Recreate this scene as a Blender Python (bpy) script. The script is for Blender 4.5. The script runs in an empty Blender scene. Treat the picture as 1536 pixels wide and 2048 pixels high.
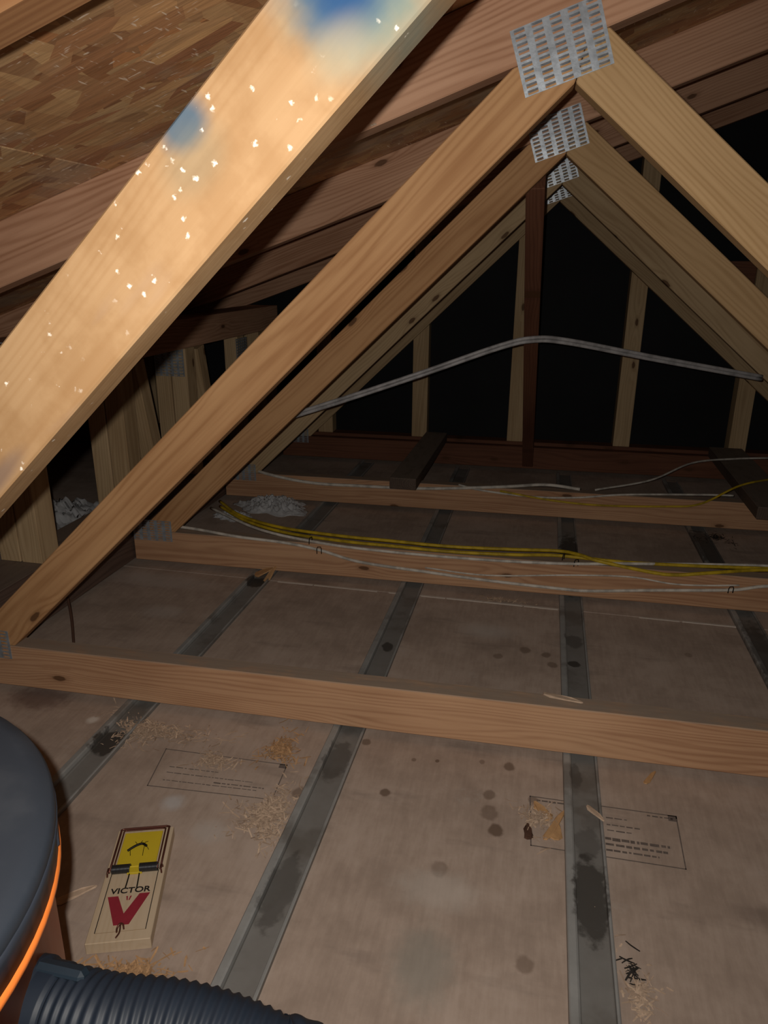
import bpy, bmesh, math, random
from mathutils import Vector, Matrix

random.seed(7)
sc = bpy.context.scene
C = sc.collection

# ------------------------------------------------------------------ camera
CAM_H = 0.8105
YAW, PIT, ROL, FPX = 0.2132, 0.3296, 0.0068, 1448.1
fwd = Vector((-math.sin(YAW) * math.cos(PIT), math.cos(YAW) * math.cos(PIT), -math.sin(PIT)))
r0 = Vector((math.cos(YAW), math.sin(YAW), 0.0))
u0 = r0.cross(fwd)
right = math.cos(ROL) * r0 + math.sin(ROL) * u0
up = -math.sin(ROL) * r0 + math.cos(ROL) * u0
cd = bpy.data.cameras.new('camera')
cd.sensor_fit = 'HORIZONTAL'
cd.sensor_width = 36.0
cd.lens = FPX / 1536.0 * 36.0
cd.clip_start = 0.01
cam = bpy.data.objects.new('camera', cd)
C.objects.link(cam)
CAM = Vector((0, 0, CAM_H))
m = Matrix((right, up, -fwd)).transposed().to_4x4()
m.translation = CAM
cam.matrix_world = m
sc.camera = cam

# ------------------------------------------------------------------ light: a dark attic lit by the phone's flash beside the lens
w = bpy.data.worlds.new('world')
sc.world = w
w.use_nodes = True
w.node_tree.nodes['Background'].inputs[0].default_value = (0.5, 0.55, 0.65, 1)
w.node_tree.nodes['Background'].inputs[1].default_value = 0.006
fl = bpy.data.lights.new('phone_flash', 'SPOT')
fl.spot_size = math.radians(140)
fl.spot_blend = 1.0
fl.energy = 27.0
fl.color = (1.0, 0.93, 0.84)
fl.shadow_soft_size = 0.004
flo = bpy.data.objects.new('phone_flash', fl)
C.objects.link(flo)
m2 = m.copy()
m2.translation = CAM - 0.017 * right + 0.013 * up - 0.002 * fwd
flo.matrix_world = m2

vs = sc.view_settings
vs.view_transform = 'Standard'
vs.look = 'None'
vs.gamma = 1.0
vs.use_curve_mapping = False
vs.exposure = 0.0

# ------------------------------------------------------------------ material helpers
class N:
    def __init__(s, name):
        s.m = bpy.data.materials.new(name)
        s.m.use_nodes = True
        s.t = s.m.node_tree
        s.b = s.t.nodes['Principled BSDF']
    def n(s, kind, **kw):
        nd = s.t.nodes.new(kind)
        for k, v in kw.items():
            setattr(nd, k, v)
        return nd
    def l(s, a, b):
        s.t.links.new(a, b)
    def val(s, sock, v):
        if hasattr(v, 'is_linked'):
            s.l(v, sock)
        else:
            sock.default_value = v
    def math(s, op, a, b=0.0, c=0.0, clamp=False):
        nd = s.n('ShaderNodeMath', operation=op, use_clamp=clamp)
        s.val(nd.inputs[0], a); s.val(nd.inputs[1], b); s.val(nd.inputs[2], c)
        return nd.outputs[0]
    def mix(s, fac, a, b, mode='MIX'):
        nd = s.n('ShaderNodeMix', data_type='RGBA', blend_type=mode)
        s.val(nd.inputs[0], fac)
        for i, v in ((6, a), (7, b)):
            if hasattr(v, 'is_linked'): s.l(v, nd.inputs[i])
            else: nd.inputs[i].default_value = (*v, 1) if len(v) == 3 else v
        return nd.outputs[2]
    def ramp(s, fac, stops):
        nd = s.n('ShaderNodeValToRGB')
        els = nd.color_ramp.elements
        while len(els) < len(stops): els.new(0.5)
        for e, (p, c) in zip(els, stops):
            e.position = p
            e.color = (*c, 1) if not isinstance(c, (int, float)) else (c, c, c, 1)
        s.l(fac, nd.inputs[0])
        return nd.outputs[0]
    def mapr(s, v, a, b, c=0.0, d=1.0):
        nd = s.n('ShaderNodeMapRange', interpolation_type='SMOOTHSTEP')
        s.val(nd.inputs[0], v); nd.inputs[1].default_value = a; nd.inputs[2].default_value = b
        nd.inputs[3].default_value = c; nd.inputs[4].default_value = d
        return nd.outputs[0]
    def coords(s, scale=(1, 1, 1), rnd=0.0, rot=(0, 0, 0), kind='Object'):
        tc = s.n('ShaderNodeTexCoord')
        v = tc.outputs[kind]
        if rnd:
            oi = s.n('ShaderNodeObjectInfo')
            mm = s.n('ShaderNodeVectorMath', operation='MULTIPLY_ADD')
            cb = s.n('ShaderNodeCombineXYZ')
            for i, q in enumerate((7.3, 3.1, 5.7)):
                s.l(s.math('MULTIPLY', oi.outputs['Random'], q * rnd), cb.inputs[i])
            s.l(v, mm.inputs[0]); mm.inputs[1].default_value = (1, 1, 1); s.l(cb.outputs[0], mm.inputs[2])
            v = mm.outputs[0]
        mp = s.n('ShaderNodeMapping')
        mp.inputs['Scale'].default_value = scale
        mp.inputs['Rotation'].default_value = rot
        s.l(v, mp.inputs[0])
        return mp.outputs[0]
    def noise(s, vec, scale, detail=4.0, rough=0.55, dist=0.0):
        nd = s.n('ShaderNodeTexNoise')
        nd.inputs['Scale'].default_value = scale; nd.inputs['Detail'].default_value = detail
        nd.inputs['Roughness'].default_value = rough; nd.inputs['Distortion'].default_value = dist
        s.l(vec, nd.inputs['Vector'])
        return nd.outputs[0]
    def vor(s, vec, scale, feat='F1', rand=1.0):
        nd = s.n('ShaderNodeTexVoronoi', feature=feat)
        nd.inputs['Scale'].default_value = scale; nd.inputs['Randomness'].default_value = rand
        s.l(vec, nd.inputs['Vector'])
        return nd
    def bump(s, h, strength=0.3, dist=0.002):
        nd = s.n('ShaderNodeBump')
        nd.inputs['Strength'].default_value = strength; nd.inputs['Distance'].default_value = dist
        s.l(h, nd.inputs['Height']); s.l(nd.outputs[0], s.b.inputs['Normal'])
    def out(s, color, rough=0.7, metal=0.0, spec=0.3):
        s.val(s.b.inputs['Base Color'], color if hasattr(color, 'is_linked') else (*color, 1))
        s.val(s.b.inputs['Roughness'], rough); s.b.inputs['Metallic'].default_value = metal
        s.b.inputs['Specular IOR Level'].default_value = spec
        return s.m

def wood(name, light, dark, knot=(0.10, 0.045, 0.02), dust=0.0, knots=1.0, specks=0.0, paint=False, grain=1.0, rough=0.75):
    s = N(name)
    # slow wander of the grain
    base = s.coords((1.0, 1.0, 1.0), 1.0)
    ks = s.n('ShaderNodeSeparateXYZ'); s.l(s.coords((5.0, 1, 13.0), 1.0), ks.inputs[0])
    kc = s.n('ShaderNodeCombineXYZ'); s.l(ks.outputs[0], kc.inputs[0]); s.l(ks.outputs[2], kc.inputs[1])
    kn = s.n('ShaderNodeTexVoronoi', voronoi_dimensions='2D', feature='F1'); kn.inputs['Scale'].default_value = 1.0
    s.l(kc.outputs[0], kn.inputs['Vector'])
    kj = s.math('MULTIPLY_ADD', s.noise(s.coords((60, 60, 60)), 1.0, 2.0), 0.06, -0.03)
    pick = s.math('GREATER_THAN', kn.outputs['Color'], 0.66)                      # a few knots per metre
    kd = s.math('ADD', s.math('ADD', kn.outputs['Distance'], kj), s.math('MULTIPLY_ADD', pick, -5.0, 5.0))
    kmask = s.mapr(kd, 0.085, 0.055)
    kring = s.mapr(kd, 0.42, 0.05)
    wv = s.noise(s.coords((1.3, 9, 9), 1.0), 1.0, 2.0, 0.5)
    sep = s.n('ShaderNodeSeparateXYZ'); s.l(s.coords(), sep.inputs[0])
    oi = s.n('ShaderNodeObjectInfo')
    # growth rings around a pith line that wanders under the board: long cathedral arcs
    yy = s.math('ADD', sep.outputs[1], s.math('MULTIPLY_ADD', oi.outputs['Random'], 0.03, 0.022))
    zz = s.math('ADD', sep.outputs[2], s.math('MULTIPLY_ADD', wv, 0.11, -0.055))
    rad = s.math('SQRT', s.math('ADD', s.math('MULTIPLY', yy, yy), s.math('MULTIPLY', zz, zz)))
    w2 = s.noise(s.coords((0.8, 14, 14), 1.0), 1.0, 3.0, 0.6)
    rad = s.math('MULTIPLY_ADD', w2, 0.022, rad)
    ph = s.math('ADD', s.math('MULTIPLY', rad, 900.0), s.math('MULTIPLY', kring, 8.0 * knots))
    rings = s.math('POWER', s.math('MULTIPLY_ADD', s.math('SINE', ph), 0.5, 0.5), 2.0)
    fine = s.noise(s.coords((5, 130, 130), 1.0), 1.0, 3.0, 0.6)
    tone = s.noise(s.coords((2.2, 6, 6), 1.0), 1.0, 3.0, 0.55)
    f = s.math('ADD', s.math('MULTIPLY', rings, 0.17 * grain), s.math('ADD', s.math('MULTIPLY', fine, 0.40 * grain), s.math('MULTIPLY', tone, 0.75)), clamp=False)
    col = s.ramp(s.mapr(f, 0.34, 0.92), [(0.0, light), (0.55, tuple((a + b) / 2 for a, b in zip(light, dark))), (1.0, dark)])
    if knots:
        col = s.mix(s.math('MULTIPLY', s.mapr(kd, 0.17, 0.06), 0.45), col, tuple(0.75 * d for d in dark))
        col = s.mix(s.math('MULTIPLY', kmask, 0.85), col, knot)
    if specks:
        mot = s.mapr(s.noise(s.coords((1, 1, 1)), 26.0, 4.0, 0.6), 0.40, 0.66)
        col = s.mix(s.math('MULTIPLY', mot, 0.40), col, (0.25, 0.13, 0.05))
    if paint:
        tc = s.coords((1, 1, 1))
        sp = s.n('ShaderNodeSeparateXYZ'); s.l(tc, sp.inputs[0])
        nz = s.noise(s.coords((1, 1, 1)), 38.0, 3.0, 0.6)
        def blob(cx, cz, rx, rz, k, soft):
            dx = s.math('DIVIDE', s.math('SUBTRACT', sp.outputs[0], cx), rx)
            dz = s.math('DIVIDE', s.math('SUBTRACT', sp.outputs[2], cz), rz)
            d = s.math('SQRT', s.math('ADD', s.math('MULTIPLY', dx, dx), s.math('MULTIPLY', dz, dz)))
            d = s.math('ADD', d, s.math('MULTIPLY', s.math('SUBTRACT', nz, 0.5), 0.5))
            return s.math('MULTIPLY', s.mapr(d, 1.0 + soft, 1.0 - soft), k)
        for cx, cz, rx, rz, k, soft, cc in paint:
            col = s.mix(blob(cx, cz, rx, rz, k, soft), col, cc)
    if specks:
        v = s.vor(s.coords((1, 1, 1), 0.3), 105.0)
        pick = s.mapr(s.noise(s.coords((1, 1, 1)), 9.0, 1.0), 0.38, 0.55)
        sj = s.math('MULTIPLY_ADD', s.noise(s.coords((1, 1, 1)), 420.0, 2.0), 0.55, -0.27)
        mk = s.math('MULTIPLY', s.mapr(s.math('ADD', v.outputs['Distance'], sj), 0.22, 0.06), pick)
        sel = s.math('GREATER_THAN', s.n('ShaderNodeSeparateColor').outputs[0] if False else v.outputs['Color'], 0.60)
        col = s.mix(s.math('MULTIPLY', s.math('MULTIPLY', mk, sel), specks), col, (0.90, 0.84, 0.74))
        blot = s.mapr(s.noise(s.coords((3, 14, 14), 0.2), 2.2, 2.0), 0.62, 0.74)
        col = s.mix(s.math('MULTIPLY', blot, 0.22), col, (0.28, 0.20, 0.17))
    if dust:
        g = s.n('ShaderNodeNewGeometry')
        sn = s.n('ShaderNodeSeparateXYZ'); s.l(g.outputs['Normal'], sn.inputs[0])
        dn = s.noise(s.coords((8, 22, 22)), 2.0, 4.0)
        dm = s.math('MULTIPLY', s.mapr(sn.outputs[2], 0.45, 0.9), s.mapr(dn, 0.25, 0.55, 0.55, 1.0))
        col = s.mix(s.math('MULTIPLY', dm, dust), col, (0.30, 0.25, 0.205))
    s.bump(fine, 0.25, 0.001)
    return s.out(col, rough, 0.0, 0.25)

W_TOP = wood('fir_red_chord', (0.62, 0.37, 0.24), (0.36, 0.18, 0.10), dust=0.0, knots=0.7)
W_BOT = wood('fir_dusty_chord', (0.62, 0.38, 0.225), (0.38, 0.20, 0.11), dust=0.85, knots=0.8)
W_WEB = wood('spruce_web', (0.62, 0.36, 0.175), (0.40, 0.20, 0.085), knots=1.0)
W_GAB = wood('pale_stud_wood', (0.60, 0.44, 0.26), (0.40, 0.27, 0.145), knots=0.8)
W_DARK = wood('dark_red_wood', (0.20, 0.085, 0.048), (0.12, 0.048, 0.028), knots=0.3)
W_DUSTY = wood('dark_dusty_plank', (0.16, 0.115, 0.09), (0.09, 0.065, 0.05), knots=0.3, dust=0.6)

def simple(name, col, rough=0.6, metal=0.0, spec=0.3, var=0.25, scale=30.0, bump=0.0):
    s = N(name)
    nz = s.noise(s.coords(), scale, 4.0, 0.6)
    c = s.mix(nz, tuple(v * (1 - var) for v in col), tuple(min(1, v * (1 + var)) for v in col))
    if bump: s.bump(nz, bump, 0.002)
    return s.out(c, rough, metal, spec)

BLUE, BLUE2 = (0.035, 0.13, 0.27), (0.13, 0.25, 0.27)
# ------------------------------------------------------------------ mesh helpers
def link(name, me, mat, parent=None, loc=None):
    o = bpy.data.objects.new(name, me)
    if mat and not me.materials: me.materials.append(mat)
    C.objects.link(o)
    if parent: o.parent = parent
    if loc: o.location = loc
    return o

def empty(name, loc=(0, 0, 0), rz=0.0):
    o = bpy.data.objects.new(name, None)
    o.empty_display_size = 0.05
    o.location = loc; o.rotation_euler = (0, 0, rz)
    C.objects.link(o)
    return o

def tag(o, label, cat, group=None, kind=None):
    o['label'] = label
    if kind: o['kind'] = kind
    if cat: o['category'] = cat
    if group: o['group'] = group
    return o

def mesh_of(bm, name, smooth=False):
    me = bpy.data.meshes.new(name)
    bmesh.ops.recalc_face_normals(bm, faces=bm.faces[:])
    bm.to_mesh(me); bm.free()
    if smooth:
        me.shade_smooth()
    return me

def prism(name, poly, y0, y1, mat, parent=None, ang=0.0, org=None, bevel=0.0015):
    """polygon in the x-z plane, extruded from y0 to y1; local x runs along `ang` so the grain follows the board"""
    ox, oz = org if org else poly[0]
    ca, sa = math.cos(ang), math.sin(ang)
    bm = bmesh.new()
    a, b = [], []
    ym = (y0 + y1) / 2
    for x, z in poly:
        dx, dz = x - ox, z - oz
        lx, lz = ca * dx + sa * dz, -sa * dx + ca * dz
        a.append(bm.verts.new((lx, y0 - ym, lz))); b.append(bm.verts.new((lx, y1 - ym, lz)))
    bm.faces.new(a); bm.faces.new(b[::-1])
    n = len(poly)
    for i in range(n):
        bm.faces.new((a[i], b[i], b[(i + 1) % n], a[(i + 1) % n]))
    if bevel:
        bmesh.ops.bevel(bm, geom=bm.edges[:], offset=bevel, segments=1, affect='EDGES')
    o = link(name, mesh_of(bm, name), mat, parent)
    o.location = (ox, ym, oz); o.rotation_euler = (0, -ang, 0)
    return o

def beam(name, p0, p1, wz, ty, mat, parent=None, upv=(0, 0, 1), bevel=0.0015):
    """box board from p0 to p1 (centre line); wz = size along upv, ty = the other size"""
    p0, p1 = Vector(p0), Vector(p1)
    X = (p1 - p0); L = X.length; X.normalize()
    Z = Vector(upv); Z = (Z - Z.dot(X) * X).normalized(); Y = Z.cross(X)
    bm = bmesh.new()
    bmesh.ops.create_cube(bm, size=1.0)
    for v in bm.verts:
        v.co = Vector((v.co.x * L, v.co.y * ty, v.co.z * wz))
    if bevel: bmesh.ops.bevel(bm, geom=bm.edges[:], offset=bevel, segments=1, affect='EDGES')
    o = link(name, mesh_of(bm, name), mat, parent)
    M = Matrix((X, Y, Z)).transposed().to_4x4(); M.translation = (p0 + p1) / 2
    o.matrix_local = M
    return o

def catmull(pts, per=8):
    P = [Vector(p) for p in pts]
    P = [2 * P[0] - P[1]] + P + [2 * P[-1] - P[-2]]
    out = []
    for i in range(1, len(P) - 2):
        for k in range(per):
            t = k / per
            a, b, c, d = P[i - 1], P[i], P[i + 1], P[i + 2]
            out.append(0.5 * ((2 * b) + (c - a) * t + (2 * a - 5 * b + 4 * c - d) * t * t + (3 * b - 3 * c + d - a) * t ** 3))
    out.append(P[-2])
    return out

def add_tube(bm, pts, rad, seg=8, rad2=None, upv=(0, 0, 1), caps=True):
    """tube along pts; rad is a number or a function of index; rad2: half size across (flat cable)"""
    rings = []
    n = len(pts)
    for i, p in enumerate(pts):
        t = (pts[min(i + 1, n - 1)] - pts[max(i - 1, 0)]).normalized()
        u = Vector(upv); u = (u - u.dot(t) * t)
        u = u.normalized() if u.length > 1e-5 else t.orthogonal().normalized()
        s = t.cross(u)
        ra = rad(i) if callable(rad) else rad
        rb = ra if rad2 is None else rad2
        rings.append([bm.verts.new(p + ra * math.cos(2 * math.pi * k / seg) * u + rb * math.sin(2 * math.pi * k / seg) * s) for k in range(seg)])
    for a, b in zip(rings, rings[1:]):
        for k in range(seg):
            bm.faces.new((a[k], a[(k + 1) % seg], b[(k + 1) % seg], b[k]))
    if caps:
        bm.faces.new(rings[0][::-1]); bm.faces.new(rings[-1])

def tube(name, pts, rad, mat, parent=None, seg=8, rad2=None, per=8, upv=(0, 0, 1)):
    bm = bmesh.new()
    P = catmull(pts, per) if per else [Vector(p) for p in pts]
    add_tube(bm, P, rad, seg, rad2, upv)
    return link(name, mesh_of(bm, name, True), mat, parent)

def lathe(name, prof, mat, parent=None, seg=96, smooth=True):
    bm = bmesh.new()
    rings = []
    for r, z in prof:
        if r < 1e-6: rings.append([bm.verts.new((0, 0, z))])
        else: rings.append([bm.verts.new((r * math.cos(2 * math.pi * k / seg), r * math.sin(2 * math.pi * k / seg), z)) for k in range(seg)])
    for a, b in zip(rings, rings[1:]):
        for k in range(seg):
            k2 = (k + 1) % seg
            if len(a) == 1: bm.faces.new((a[0], b[k], b[k2]))
            elif len(b) == 1: bm.faces.new((a[k], a[k2], b[0]))
            else: bm.faces.new((a[k], a[k2], b[k2], b[k]))
    me = mesh_of(bm, name, smooth)
    o = link(name, me, mat, parent)
    return o

def addbox(bm, x0, x1, y0, y1, z0, z1):
    v = [bm.verts.new((x, y, z)) for x in (x0, x1) for y in (y0, y1) for z in (z0, z1)]
    for f in ((0, 1, 3, 2), (4, 6, 7, 5), (0, 4, 5, 1), (2, 3, 7, 6), (0, 2, 6, 4), (1, 5, 7, 3)):
        bm.faces.new([v[i] for i in f])

def boxo(name, x0, x1, y0, y1, z0, z1, mat, parent=None, bevel=0.0):
    bm = bmesh.new(); addbox(bm, x0, x1, y0, y1, z0, z1)
    if bevel: bmesh.ops.bevel(bm, geom=bm.edges[:], offset=bevel, segments=1, affect='EDGES')
    return link(name, mesh_of(bm, name), mat, parent)

# ------------------------------------------------------------------ layout
TW = 0.0248                                   # trusses stand a hair off square to the channels
YT = [0.4667, 1.0867, 1.7333, 2.3496, 2.9519]  # front faces of the five trusses (24 inch centres)
XA, PITCH = 0.0832, 0.4095                    # furring channels (16 inch centres)
SL = 0.3525                                   # roof pitch
def roofz(x): return 1.077 + SL * x
CH = 0.0945                                   # top chord height measured plumb
THK = 0.038

# ------------------------------------------------------------------ floor: back of the drywall ceiling below
def drywall_mat():
    s = N('drywall_backing_paper')
    v = s.coords()
    a = s.noise(v, 3.0, 5.0, 0.6); b = s.noise(v, 16.0, 5.0, 0.65); c = s.noise(s.coords((30, 4, 1)), 4.0, 3.0, 0.6)
    f = s.math('ADD', s.math('MULTIPLY', a, 0.5), s.math('ADD', s.math('MULTIPLY', b, 0.32), s.math('MULTIPLY', c, 0.18)))
    col = s.ramp(s.mapr(f, 0.36, 0.64), [(0, (0.36, 0.28, 0.23)), (0.5, (0.45, 0.355, 0.295)), (1, (0.53, 0.43, 0.365))])
    # pale gypsum dust
    dust = s.mapr(s.noise(v, 7.0, 6.0, 0.7), 0.60, 0.75)
    col = s.mix(s.math('MULTIPLY', dust, 0.35), col, (0.56, 0.53, 0.50))
    grime = s.mapr(s.noise(s.coords((2.5, 9, 1)), 1.6, 4.0, 0.6), 0.57, 0.72)
    col = s.mix(s.math('MULTIPLY', grime, 0.4), col, (0.22, 0.175, 0.15))
    # water drip stains and scuffs, each with its own place
    sp = s.n('ShaderNodeSeparateXYZ'); s.l(v, sp.inputs[0])
    nz = s.math('MULTIPLY', s.math('SUBTRACT', s.noise(v, 60.0, 3.0), 0.5), 0.9)
    def spot(x, y, rx, ry, k, cc, soft=0.25):
        nonlocal col
        dx = s.math('MULTIPLY', s.math('SUBTRACT', sp.outputs[0], x), 1 / rx)
        dy = s.math('MULTIPLY', s.math('SUBTRACT', sp.outputs[1], y), 1 / ry)
        d = s.math('SQRT', s.math('MULTIPLY_ADD', dx, dx, s.math('MULTIPLY', dy, dy)))
        d = s.math('ADD', d, nz)
        col = s.mix(s.math('MULTIPLY', s.mapr(d, 1 + soft, 1 - soft), k), col, cc)
    br = (0.15, 0.10, 0.07)
    for x, y, r, k in ((-0.199, 0.943, .008, .8), (-0.006, 1.053, .009, .7), (-0.017, 0.899, .011, .85), (-0.034, 0.975, .010, .6), (-0.031, 0.935, .014, .55),
                       (-0.091, 0.807, .012, .45), (0.032, 0.682, .011, .5), (-0.26, 1.064, .008, .7), (-0.334, 0.913, .012, .6), (-0.168, 1.034, .004, .6),
                       (-0.128, 1.04, .0035, .8), (-0.052, 1.055, .005, .5), (0.035, 0.978, .008, .6), (0.007, 1.461, .012, .6), (0.053, 1.45, .010, .6),
                       (0.067, 1.41, .010, .6), (-0.05, 1.42, .010, .5), (0.36, 1.52, .008, .4), (-0.30, 1.30, .012, .4)):
        spot(x, y, r, r * 1.15, k, br)
    spot(-0.919, 1.058, .06, .035, .6, (0.085, 0.035, 0.028), .5)
    spot(-0.523, 0.846, .016, .016, .65, (0.60, 0.60, 0.61), .6)
    spot(-0.44, 0.80, .025, .02, .35, (0.58, 0.57, 0.55), .6)
    spot(-0.775, 1.014, .010, .010, .7, (0.8, 0.76, 0.7), .5)
    spot(-0.09, 0.655, .035, .05, .55, (0.26, 0.26, 0.23), .6)
    spot(-0.09, 0.77, .05, .03, .35, (0.62, 0.58, 0.53), .6)
    spot(-0.95, 1.62, .13, .04, .4, (0.57, 0.53, 0.5), .6)
    spot(-0.87, 1.45, .05, .03, .35, (0.57, 0.53, 0.5), .6)
    spot(0.37, 0.82, .06, .02, .5, (0.17, 0.13, 0.11), .6)
    spot(-0.08, 1.53, .05, .03, .4, (0.56, 0.53, 0.5), .7)
    s.bump(b, 0.2, 0.001)
    return s.out(col, 0.85, 0.0, 0.2)
M_DRY = drywall_mat()
M_GYP = simple('white_gypsum', (0.62, 0.56, 0.50), 0.9, var=0.15, scale=60)
M_INK = simple('faded_print_ink', (0.16, 0.13, 0.115), 0.85, var=0.5, scale=140)
floor = empty('floor'); floor['kind'] = 'structure'
SEAM = 1.684
for nm, x0, x1, y0, y1 in (('drywall_panel', -3.0, -1.145, -0.6, SEAM), ('drywall_panel', -1.142, 1.29, -0.6, SEAM), ('drywall_panel', 1.293, 2.6, -0.6, SEAM),
                           ('drywall_panel', -3.0, -1.145, SEAM + .004, 3.2), ('drywall_panel', -1.142, 1.29, SEAM + .004, 3.2), ('drywall_panel', 1.293, 2.6, SEAM + .004, 3.2)):
    boxo(nm, x0, x1, y0, y1, -0.0127, 0.0, M_DRY, floor)
boxo('ceiling_underlay', -3.0, 2.6, -0.6, 3.2, -0.03, -0.0135, M_DRY, floor)
# torn white gypsum edge along the butt joint
bm = bmesh.new()
x = -0.655
while x < 0.50:
    L = random.uniform(.05, .2)
    if not (XA - .004 < x < XA + .06):
        x2 = min(x + L, 0.5)
        if x < XA < x2: x2 = XA - .003
        for a in range(1):
            h = random.uniform(.0012, .002); dw = random.uniform(.0025, .0045)
            addbox(bm, x, x2, SEAM - dw, SEAM + .003, -.0005, h)
    x += L + random.choice((.003, .006, .03))
link('torn_gypsum_edge', mesh_of(bm, 'torn_gypsum_edge'), M_GYP, floor)

# grade stamps printed on the paper
def stamp(corners, rows, seed, skip=()):
    rnd = random.Random(seed)
    a, b, c, d = [Vector((*p, 0.0004)) for p in corners]
    bm = bmesh.new()
    def pt(u, v): return a.lerp(b, u).lerp(d.lerp(c, u), v)
    def quad(u0, v0, u1, v1):
        bm.faces.new([bm.verts.new(pt(*q)) for q in ((u0, v0), (u1, v0), (u1, v1), (u0, v1))])
    e, g = .008, .018
    for q in ((0, 0, 1, g), (0, 1 - g, 1, 1), (0, 0, e, 1), (1 - e, 0, 1, 1)): quad(*q)
    quad(.94, 0, 1, .12)
    for v, u0, u1, hh in rows:
        u = u0
        while u < u1:
            L = rnd.uniform(.015, .06)
            quad(u, v, min(u + L, u1), v + hh * rnd.uniform(.7, 1))
            u += L + rnd.uniform(.006, .014)
    link('printed_stamp', mesh_of(bm, 'printed_stamp'), M_INK, floor)
stamp([(0.030, 0.987), (0.255, 0.991), (0.252, 0.882), (0.034, 0.879)], [(.06, .05, .25, .035), (.06, .80, .97, .03), (.22, .52, .66, .025), (.36, .52, .74, .025), (.47, .52, .68, .025), (.62, .50, .93, .06), (.73, .50, .9, .05), (.84, .50, .84, .04)], 3)
stamp([(-0.600, 0.967), (-0.376, 0.973), (-0.371, 0.886), (-0.583, 0.872)], [(.45, .1, .5, .02), (.6, .1, .8, .02), (.72, .5, .9, .03), (.8, .1, .85, .02)], 5)

# ------------------------------------------------------------------ roof deck
def osb_mat():
    s = N('oriented_strand_board')
    col = None
    layers = []
    for i, (rot, sc_) in enumerate(((0.5, (10, 38, 1)), (-0.7, (38, 12, 1)), (1.3, (13, 36, 1)))):
        v = s.vor(s.coords(sc_, rot=(0, 0, rot)), 1.0)
        layers.append(v)
    base = s.ramp(layers[0].outputs['Color'], [(0, (0.56, 0.28, 0.12)), (0.3, (0.25, 0.125, 0.06)), (0.6, (0.52, 0.36, 0.19)), (1, (0.24, 0.10, 0.05))])
    c2 = s.ramp(layers[1].outputs['Color'], [(0, (0.24, 0.10, 0.05)), (0.5, (0.54, 0.36, 0.18)), (1, (0.40, 0.23, 0.11))])
    def chan(v, i):
        sc2 = s.n('ShaderNodeSeparateColor'); s.l(v.outputs['Color'], sc2.inputs[0]); return sc2.outputs[i]
    sel = s.math('GREATER_THAN', chan(layers[1], 2), 0.5)
    col = s.mix(sel, base, c2)
    c3 = s.ramp(layers[2].outputs['Color'], [(0, (0.72, 0.47, 0.22)), (0.5, (0.33, 0.16, 0.08)), (1, (0.58, 0.38, 0.19))])
    col = s.mix(s.math('GREATER_THAN', chan(layers[2], 2), 0.62), col, c3)
    grain = s.noise(s.coords((18, 140, 20), rot=(0, 0, .4)), 1.0, 3.0)
    col = s.mix(s.mapr(grain, .4, .8, 0, .4), col, (0.13, 0.075, 0.045))
    grey = s.mapr(s.noise(s.coords((2, 2, 2)), 2.0, 5.0, .65), .48, .66)
    col = s.mix(s.math('MULTIPLY', grey, .5), col, (0.40, 0.35, 0.29))
    for sc_, rot_ in (((38, 190, 1), .35), ((150, 30, 1), -.5)):
        sp = s.mapr(s.noise(s.coords(sc_, rot=(0, 0, rot_)), 1.0, 2.0, .6), .64, .70)
        pick = s.mapr(s.noise(s.coords(), 7.0, 2.0), .42, .56)
        col = s.mix(s.math('MULTIPLY', s.math('MULTIPLY', sp, pick), .7), col, (0.80, 0.72, 0.60))
    col = s.mix(.35, col, (2.0, 1.75, 1.6), 'MULTIPLY')
    hgt = s.math('ADD', s.math('MULTIPLY', layers[0].outputs['Distance'], .4), s.math('MULTIPLY', grain, .5))
    s.bump(hgt, .5, .003)
    return s.out(col, 0.62, 0, 0.35)
M_OSB = osb_mat()
ceiling = empty('ceiling'); ceiling['kind'] = 'structure'
ang = math.atan(SL)
edges = [-2.95, -1.80, -0.655, 0.49, 1.635, 2.62]
for i in range(5):
    a, b = edges[i] + .0015, edges[i + 1] - .0015
    for (y0, y1) in ((-0.6, 1.30), (1.303, 3.15)):
        prism('sheathing_panel', [(a, roofz(a) + CH + .0005), (b, roofz(b) + CH + .0005), (b, roofz(b) + CH + .0125), (a, roofz(a) + CH + .0125)], y0, y1, M_OSB, ceiling, ang, bevel=0)

# ------------------------------------------------------------------ trusses
def galv(name, base, rough, metal):
    s = N(name)
    v = s.coords()
    nz = s.noise(v, 55.0, 4.0, .6); bl = s.vor(s.coords(), 120.0).outputs['Color']
    c = s.mix(s.mapr(nz, .3, .7), tuple(.6 * k for k in base), base)
    c = s.mix(.25, c, s.ramp(bl, [(0, tuple(.6 * k for k in base)), (1, tuple(min(1, 1.3 * k) for k in base))]))
    s.bump(nz, .3, .001)
    return s.out(c, rough, metal, .5)
M_PLATE = galv('galvanised_plate', (0.52, 0.58, 0.65), 0.36, 0.5)

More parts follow.
